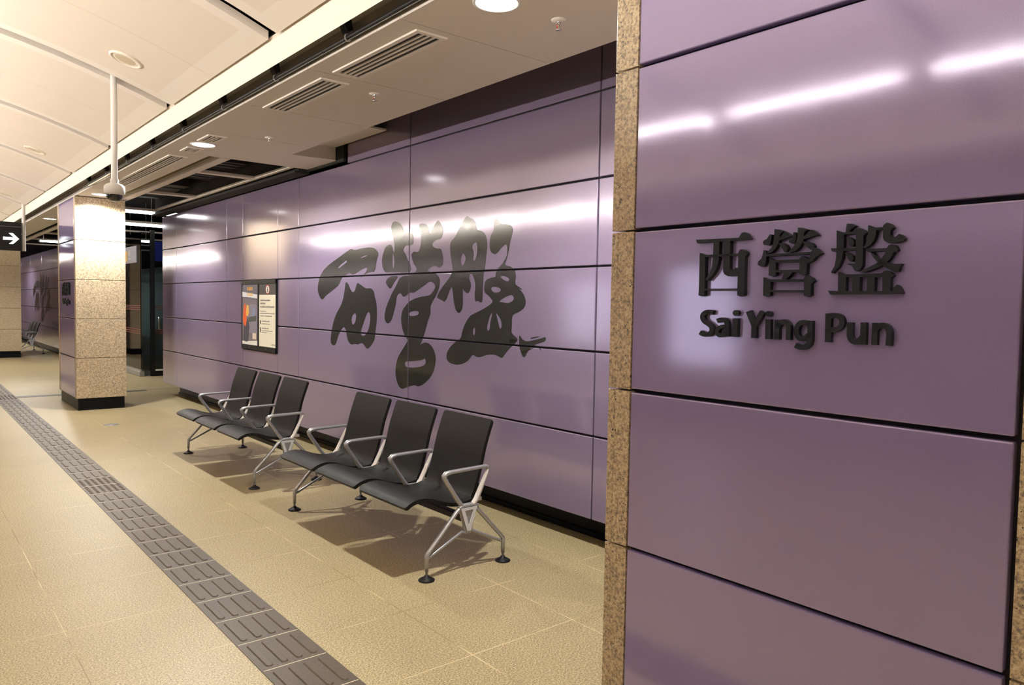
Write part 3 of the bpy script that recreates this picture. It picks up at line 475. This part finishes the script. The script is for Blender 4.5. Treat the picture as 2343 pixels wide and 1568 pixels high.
# ------------------------------------------------------------------ soffit fittings
def vent(y0,y1,label,x0=2.075,x1=2.27):
    v=empty('air_vent',((x0+x1)/2,(y0+y1)/2,S)); tag(v,label,'vent','white slot vents in the soffit')
    w=(x1-x0)/2; h=(y1-y0)/2
    MB().box(-w+.02,w-.02,-h+.02,h-.02,-.0012,-.0004).build('dark_backing',M['black'],v)
    fb=MB(); t=.03
    vs=[(a*w,b*h,-.0004) for a,b in ((-1,-1),(1,-1),(1,1),(-1,1))]+[(a*(w-.003),b*(h-.003),-.009) for a,b in ((-1,-1),(1,-1),(1,1),(-1,1))]+[(a*(w-t),b*(h-t),-.009) for a,b in ((-1,-1),(1,-1),(1,1),(-1,1))]+[(a*(w-t),b*(h-t),-.0004) for a,b in ((-1,-1),(1,-1),(1,1),(-1,1))]
    fb.add(vs,[(4*k_+i,4*k_+(i+1)%4,4*k_+4+(i+1)%4,4*k_+4+i) for k_ in range(3) for i in range(4)]+[(i,(i+1)%4,12+(i+1)%4,12+i) for i in range(4)])
    fb.build('frame',M['vent'],v)
    n=3
    for i in range(n):
        c=-w+.03+(2*w-.06)*(i+1)/(n+1); MB().box(c-.007,c+.007,-h+.0305,h-.0305,-.0085,-.0013).build('slat',M['vent'],v)
vent(3.31,4.26,'long white slot vent in the soffit, nearest the camera')
vent(4.41,5.37,'long white slot vent in the soffit, second from the camera')
vent(6.55,6.86,'short white slot vent just before the round downlight',2.07,2.23)
vent(7.20,7.44,'short white slot vent just past the round downlight',2.09,2.24)
vent(7.72,10.4,'longest slot vent in the narrow soffit strip near the dome camera',2.07,2.25)
def sprinkler(x,y,label):
    s_=empty('sprinkler',(x,y,S)); tag(s_,label,'sprinkler','ceiling sprinklers')
    MB().lathe([(.038,-.0005),(.036,-.006),(.012,-.01)],(0,0,0),20).build('rosette',M['white'],s_)
    MB().lathe([(.009,-.008),(.009,-.02),(.006,-.022),(.006,-.045),(.016,-.047),(.016,-.05),(0,-.05)],(0,0,0),12).build('nozzle',M['chrome'],s_)
    MB().lathe([(0,-.022),(.0075,-.026),(.0075,-.038),(0,-.042)],(0,0.004,0),10).build('bulb',M['red'],s_)
sprinkler(2.53,2.74,'ceiling sprinkler nearest the camera, right of the big downlight')
sprinkler(2.50,4.50,'ceiling sprinkler right of the second slot vent')
sprinkler(2.50,6.31,'small distant ceiling sprinkler near the round downlight')
# vault loudspeakers
def speaker(x,y,label):
    s_=empty('ceiling_speaker',(x,y,vz(x)-.001)); sl=-(x-XC)/RV; s_.rotation_euler=(0,-math.atan(sl),0); tag(s_,label,'loudspeaker','round vault loudspeakers')
    MB().lathe([(.112,0),(.11,-.008),(.095,-.011),(.088,-.004)],(0,0,0),36).build('ring',M['cream'],s_)
    MB().lathe([(.088,-.003),(.05,-.005),(0,-.006)],(0,0,0),36).build('grille',plain('speaker_grille',srgb(205,190,165),.7),s_)
speaker(1.31,5.95,'round loudspeaker in the curved vault, nearest, above the camera pole')
speaker(1.30,10.3,'round loudspeaker in the curved vault at mid distance by the left edge')
speaker(1.42,14.7,'tiny farthest round loudspeaker in the vault by the left edge')
# ------------------------------------------------------------------ dome camera on a pole
dcx=empty('dome_camera',(1.345,6.5,2.31)); tag(dcx,'white dome security camera hanging on a long pole in front of the far pillar','security camera')
MB().tube([(0,0,.13),(0,0,1.645)],.0235,16).build('pole',M['white'],dcx)
MB().lathe([(.03,.17),(.031,.14),(.055,.132),(.071,.118),(.0745,.10),(.0745,.062),(.066,.05),(.05,.048),(0,.048)],(0,0,0),32).build('housing',M['white'],dcx)
MB().lathe([(.058,.052),(.056,.03),(.044,.012),(.024,.002),(0,0)],(0,0,0),28).build('dome',plain('smoked_dome',(.015,.015,.02),.08,0,.8),dcx)
# ------------------------------------------------------------------ hanging arrow sign
hs=empty('hanging_sign',(0.4,15,2.33)); tag(hs,'black hanging direction sign with a white right arrow at the left edge','sign')
MB().box(-1.2,1.285,-.06,.06,.0,.47,b=.006).build('sign_box',M['black'],hs)
MB().box(-1.2,1.285,-.063,-.06,.39,.395).build('top_seam',M['rail'],hs)
MB().tube([(1.32,0,0),(1.32,0,.79)],.028,12).build('pole',M['white'],hs)
ar=[(1.025,.172),(1.175,.172),(1.105,.105),(1.16,.105),(1.245,.194),(1.16,.283),(1.105,.283),(1.175,.216),(1.025,.216)]
MB().prism(ar,'y',-.066,-.061).build('arrow',M['arrow'],hs)
# ------------------------------------------------------------------ poster case
pc=empty('poster_case',(XW,8.93,.957)); tag(pc,'black framed double poster case set into the purple wall','poster case')
h=.855; w=.553
fb=MB().box(-.012,.02,-w,w,0,h)
fb.build('back_board',M['black'],pc)
fm=MB().box(-.02,-.012,-w,-w+.012,0,h).box(-.02,-.012,w-.012,w,0,h).box(-.02,-.012,-w,w,0,.055).box(-.02,-.012,-w,w,h-.05,h).box(-.02,-.012,-.012,.018,.05,h-.045)
fm.build('frame',M['black'],pc)
# y grows to the left in the picture: notice is the near half
n0,n1=-w+.018,-.022; z0,z1=.058,h-.055
no=MB().box(-.0135,-.0121,n0,n1,z0,z1-.125).build('notice',plain('cream_paper',srgb(228,222,200),.6),pc)
MB().box(-.0138,-.0121,n0,n1,z1-.125,z1).build('notice_header',plain('charcoal_header',(.04,.038,.04),.5),pc)
cy,cz=-.29,z1-.062
def disc(mb,rr,x,ri=0):
    n=28
    P=[(cy+rr*math.cos(2*math.pi*i/n),cz+.88*rr*math.sin(2*math.pi*i/n)) for i in range(n)]
    mb.prism(P,'x',x,x-.0006)
a=MB(); disc(a,.062,-.0138); a.build('emblem_ring',plain('emblem_red',(.5,.03,.02),.4),pc)
b=MB(); disc(b,.05,-.0145); b.build('emblem_disc',M['white'],pc)
MB().box(-.0158,-.0151,cy-.014,cy+.014,cz-.03,cz+.008).box(-.0158,-.0151,cy-.009,cy+.009,cz+.012,cz+.03).build('emblem_figure',plain('emblem_green',(.03,.08,.05),.4),pc)
tx=MB(); random.seed(7)
for zz,hh,ln in ((.60,.022,.30),(.562,.022,.16),(.522,.024,.42),(.475,.012,.17),(.448,.012,.44),(.418,.012,.36),(.355,.014,.22),(.325,.01,.24),(.27,.014,.20),(.243,.01,.32),(.222,.01,.16),(.085,.014,.11)):
    y=n1-.04 if zz<.6 or True else 0
    if zz<.36: y-=.05
    if zz<.1: y=n0+.13
    e=y-ln
    while y>max(e,n0+.012):
        wl=random.uniform(.008,.02); tx.box(-.0141,-.0136,y-wl,y,zz,zz+hh*random.uniform(.7,1)); y-=wl+random.uniform(.003,.008)
t_=tx.build('text_lines',plain('print_grey',(.16,.14,.13),.6),pc); t_['kind']='stuff'; t_['label']='rows of small unreadable print'
MB().box(-.0141,-.0136,n1-.055,n1-.03,.325,.37).box(-.0141,-.0136,n1-.055,n1-.03,.225,.285).build('bullet_marks',M['black'],pc)
# photograph half: workers under a station ceiling, in flat printed patches
p0,p1=.024,w-.016
ph=MB().box(-.0135,-.0121,p0,p1,z0,z1).build('photo_print',plain('photo_grey',srgb(112,104,112),.5),pc)
def patch(name,poly,col,lv):
    return MB().prism([(p0+(p1-p0)*(1-a),z0+(z1-z0)*b) for a,b in poly],'x',-.0135-.0004*lv,-.0136-.0004*lv-.0002).build(name,plain(name+'_ink',col,.5),ph)
patch('print_ceiling',[(0,.78),(0,1),(1,1),(1,.74)],srgb(96,92,108),1)
patch('print_bright_band',[(0,.80),(0,.885),(.55,.855),(1,.835),(1,.77),(.5,.79)],srgb(225,225,228),2)
patch('print_grey_wall',[(.3,.2),(.3,.62),(.6,.68),(1,.66),(1,.2)],srgb(128,122,138),1)
patch('print_floor',[(0,.0),(0,.05),(.45,.06),(1,.08),(1,0)],srgb(225,222,215),2)
patch('print_pale_box',[(.68,.1),(.68,.2),(.92,.2),(.92,.1)],srgb(214,198,180),3)
patch('print_vest_orange',[(.05,.42),(.12,.66),(.2,.7),(.26,.58),(.3,.4),(.22,.3),(.12,.33)],srgb(222,92,30),4)
patch('print_vest_yellow',[(.26,.5),(.3,.66),(.42,.66),(.46,.54),(.4,.48),(.3,.47)],srgb(226,176,84),5)
patch('print_trousers',[(.08,.06),(.12,.33),(.4,.46),(.48,.3),(.4,.06),(.28,.04)],srgb(62,60,74),3)
patch('print_figure_blue',[(.68,.42),(.7,.6),(.76,.64),(.83,.58),(.84,.42)],srgb(120,136,170),3)
patch('print_board',[(.45,.38),(.45,.46),(.92,.49),(.92,.4)],srgb(66,74,66),4)
pt=MB()
for a in range(4):
    for b,z in ((0,.905),(1,.81)):
        yy=p0+(p1-p0)*(1-(.36+.09*a)); pt.box(-.0152,-.0146,yy-.024,yy,z0+(z1-z0)*z,z0+(z1-z0)*(z+.055))
pt.build('print_yellow_title',plain('title_yellow',(.78,.42,.02),.5),ph)
MB().lathe([(.006,0),(.006,.003),(0,.004)],(0,0,0),10).build('lock',M['chrome'],pc).matrix_local=Matrix.Translation((-.02,-.25,.03))@Matrix.Rotation(-math.pi/2,4,'Y')
MB().lathe([(.006,0),(.006,.003),(0,.004)],(0,0,0),10).build('lock',M['chrome'],pc).matrix_local=Matrix.Translation((-.02,.27,.03))@Matrix.Rotation(-math.pi/2,4,'Y')
# ------------------------------------------------------------------ beam seating
def spline(P,n=6):
    P=[Vector(p) for p in P]; out=[]
    for i in range(len(P)-1):
        a,b,c,d=P[max(i-1,0)],P[i],P[i+1],P[min(i+2,len(P)-1)]
        for k in range(n):
            t=k/n; out.append(.5*((2*b)+(c-a)*t+(2*a-5*b+4*c-d)*t*t+(3*b-a-3*c+d)*t**3))
    return out+[P[-1]]
def slab(prof,y0,y1,th,rc):
    """sheet following a side profile of (x,z), rounded corners, with thickness below/behind"""
    P=spline([(a,0,b) for a,b in prof],6); L=[0]
    for a,b in zip(P[:-1],P[1:]): L.append(L[-1]+(b-a).length)
    T=L[-1]; yc=(y0+y1)/2; hw=(y1-y0)/2; mb=MB(); n=len(P); ys=[-1,-.96,-.5,0,.5,.96,1]; m=len(ys)
    top=[];bot=[]
    for i,p in enumerate(P):
        t=(P[min(i+1,n-1)]-P[max(i-1,0)]).normalized(); nn=Vector((-t.z,0,t.x)); 
        e=min(L[i],T-L[i]); ins=0 if e>rc else rc-math.sqrt(max(rc*rc-(rc-e)**2,0))
        for s_ in ys:
            yy=yc+s_*(hw-ins)
            top.append((p.x+nn.x*th/2,yy,p.z+nn.z*th/2)); bot.append((p.x-nn.x*th/2,yy,p.z-nn.z*th/2))
    N_=len(top)
    tf=[(i*m+k,i*m+k+1,(i+1)*m+k+1,(i+1)*m+k) for i in range(n-1) for k in range(m-1)]
    mb.add(top,tf,True); mb.add(bot,[tuple(reversed(q)) for q in tf],True)
    ring=[k for k in range(m)]+[i*m+m-1 for i in range(1,n)]+[(n-1)*m+k for k in range(m-2,-1,-1)]+[i*m for i in range(n-2,0,-1)]
    mb.add([top[i] for i in ring]+[bot[i] for i in ring],[(i,(i+1)%len(ring),(i+1)%len(ring)+len(ring),i+len(ring)) for i in range(len(ring))])
    return mb
def bench(y0,label):
    b=empty('beam_bench',(2.56,y0,0)); tag(b,label,'bench','three-seat beam benches')
    def at(mb): mb.v=[(v[0]-2.56,v[1],v[2]) for v in mb.v]; return mb
    SP=[(2.165,.415),(2.20,.437),(2.26,.450),(2.33,.440),(2.42,.408),(2.50,.392),(2.57,.392),(2.625,.405)]
    BP=[(2.615,.400),(2.640,.440),(2.668,.52),(2.690,.60),(2.715,.70),(2.745,.79),(2.772,.862)]
    for i in range(3):
        a=.028+.5983*i
        at(slab(SP,a,a+.543,.022,.014)).build('seat',M['mesh'],b)
        at(slab([(x+.008,z) for x,z in BP],a+.02,a+.523,.022,.02)).build('backrest',M['mesh'],b)
    for i in range(4):
        ya=.598*i
        arm=MB(); y=ya
        # front post, bend and top bar in one casting
        P=[(2.525,y,.385),(2.49,y,.425),(2.415,y,.535),(2.398,y,.562),(2.396,y,.578),(2.408,y,.589),(2.44,y,.594),(2.55,y,.597),(2.66,y,.600),(2.695,y,.600),(2.706,y,.594),(2.709,y,.583)]
        arm.tube(P,[.013,.014,.014,.015,.016,.015,.013,.012,.011,.012,.012,.011],12,flat=1.15)
        o=at(arm).build('armrest',M['steel'],b)
        bl=MB().tube([(2.712,y,.586),(2.70,y,.56),(2.655,y,.47),(2.625,y,.412),(2.60,y,.388)],[.008,.010,.013,.014,.012],12,flat=1.5)
        at(bl).build('arm_blade',M['steel2'],o)
        hub=MB().tube([(2.50,y,.378),(2.53,y,.388),(2.60,y,.388),(2.635,y,.378)],.011,10,flat=1.6)
        at(hub).build('hub',M['steel'],o)
        at(MB().box(2.66,2.69,y+.03,y+.07,.39,.41)).build('back_clamp',M['steel2'],o)
    bm_=MB().box(2.538,2.582,.011,1.783,.285,.325,b=.006); at(bm_).build('beam',M['black'],b)
    for ya in (0,1.794):
        y=ya
        for s_ in (-1,1):
            fx=2.285 if s_<0 else 2.835
            k=lambda a: 2.56+(a)*s_*1.0
            lg=MB()
            lg.tube([(2.56+s_*.05,y,.375),(2.56+s_*.075,y,.355),(fx-s_*.02,y,.165),(fx-s_*.003,y,.145),(fx,y,.12)],[.012,.0125,.0115,.013,.013],12,flat=1.2)
            lg.tube([(2.56+s_*.01,y,.225),(2.56+s_*.035,y,.235),(fx-s_*.03,y,.135),(fx,y,.125)],[.009,.009,.009,.01],10)
            lg.tube([(fx,y,.13),(fx,y,.052),(fx,y,.050),(fx,y,.03)],[.013,.0115,.007,.007],12)
            o=at(lg).build('leg',M['steel'],b)
            at(MB().lathe([(.046,0),(.047,.006),(.03,.016),(.014,.024),(.012,.032),(0,.032)],(fx,y,0),24)).build('foot',M['black'],o)
        # triangular hub bracket with frosted cap
        sy=y-.012 if ya==0 else y+.012
        tri=[(2.505,.376),(2.622,.376),(2.578,.238),(2.552,.238)]
        at(MB().prism([(2.51,.382),(2.63,.382),(2.585,.22),(2.545,.22)],'y',y-.009,y+.009)).build('hub_bracket',M['steel'],b)
        cp=MB()
        inn=[(2.534,.360),(2.594,.360),(2.568,.275),(2.561,.275)]
        for d in (-1,1):
            q=y+d*.012
            vs=[(a,q,c) for a,c in tri]+[(a,q,c) for a,c in inn]+[(a,q+d*.006,c) for a,c in tri]+[(a,q+d*.006,c) for a,c in inn]
            fs=[]
            for i in range(4):
                j=(i+1)%4; fs+=[(i,j,4+j,4+i),(8+i,12+i,12+j,8+j),(i,8+i,8+j,j),(4+i,4+j,12+j,12+i)]
            cp.add(vs,fs)
        at(cp).build('frosted_cap',M['trans'],b)
    return b
b1=bench(3.475,'nearest black three-seat beam bench with aluminium arms and legs, close to the near pillar')
b2=copy_tree(b1); b2.location=(2.56,6.075,0); tag(b2,'second black three-seat beam bench, farther along the purple wall below the poster case')
b3=copy_tree(b1); b3.location=(2.92,24.2,0); tag(b3,'tiny distant black three-seat bench seen between the left pillar and the far pillar')
# ------------------------------------------------------------------ glass enclosure beyond the wall
ge=empty('glass_enclosure',(3.85,16.3,0)); tag(ge,'glass enclosure with grey header and black corner post beyond the end of the purple wall','glass enclosure')
MB().box(-.01,.01,.06,7.5,.12,2.9).build('side_glass',M['glass'],ge)
MB().box(.24,1.6,-.0,.02,.14,2.33).build('front_glass',M['glass'],ge)
MB().box(-.05,.05,.0,7.5,.0,.10,b=.01).box(-.03,.03,.0,7.5,.10,.13).build('base_rail',M['rail'],ge)
MB().box(.24,1.6,-.03,.03,.0,.11).build('front_base',M['black'],ge)
MB().box(.24,1.6,-.04,.0,.11,.14).build('base_trim',M['white'],ge)
MB().box(.16,.235,-.04,.04,0,2.95).build('corner_post',M['black'],ge)
MB().box(-.008,.16,-.01,.01,.12,2.9).build('corner_glass',M['glass'],ge)
MB().box(.235,1.6,-.03,.01,2.33,2.72).build('blue_header',M['blue'],ge)
hd=MB().box(-.03,-.012,.3,7.5,2.3,2.64).build('grey_header',M['grey'],ge)
MB().box(-.034,-.031,1.02,1.26,2.34,2.56).build('yellow_square',M['yellow'],hd)
MB().box(-.034,-.031,.78,.82,2.45,2.56).box(-.034,-.031,.86,.92,2.45,2.56).box(-.034,-.031,.74,.94,2.38,2.40).build('white_lettering',M['white'],hd)
sp=MB()
for z in (.86,.90,.94,1.34,1.38,1.42): sp.box(-.014,-.0105,.06,7.5,z,z+.014); sp.box(.24,1.6,-.004,-.0005,z,z+.014)
sp.build('warning_stripes',M['redline'],ge)
MB().box(.9,.94,.5,7.4,0,2.3).box(.88,.9,.5,7.4,.0,.18).build('inner_wall',plain('pale_inner_wall',(.5,.5,.6),.4),ge)
hb=MB().tube([(.3,-.03,.95),(.3,-.07,.97),(.3,-.07,1.2),(.3,-.03,1.22)],.01,8).build('door_handle',M['chrome'],ge)
# far dark band wall closing the passage
st('wall_passage',MB().box(4.9,5.0,23.6,34,0,3.0),M['purple'])
# ------------------------------------------------------------------ world and view
w_=bpy.data.worlds.new('world'); SC.world=w_; w_.use_nodes=True; w_.node_tree.nodes['Background'].inputs[0].default_value=(1,.9,.8,1); w_.node_tree.nodes['Background'].inputs[1].default_value=.05
SC.view_settings.view_transform='Standard'; SC.view_settings.look='None'; SC.view_settings.gamma=1; SC.view_settings.exposure=0.0
SC.view_settings.use_curve_mapping=False
SC.cycles.sample_clamp_indirect=6; SC.cycles.max_bounces=8; SC.cycles.diffuse_bounces=5; SC.cycles.glossy_bounces=4; SC.cycles.caustics_reflective=True
SC.cycles.use_denoising=True
SC.cycles.use_adaptive_sampling=True; SC.cycles.adaptive_threshold=.035
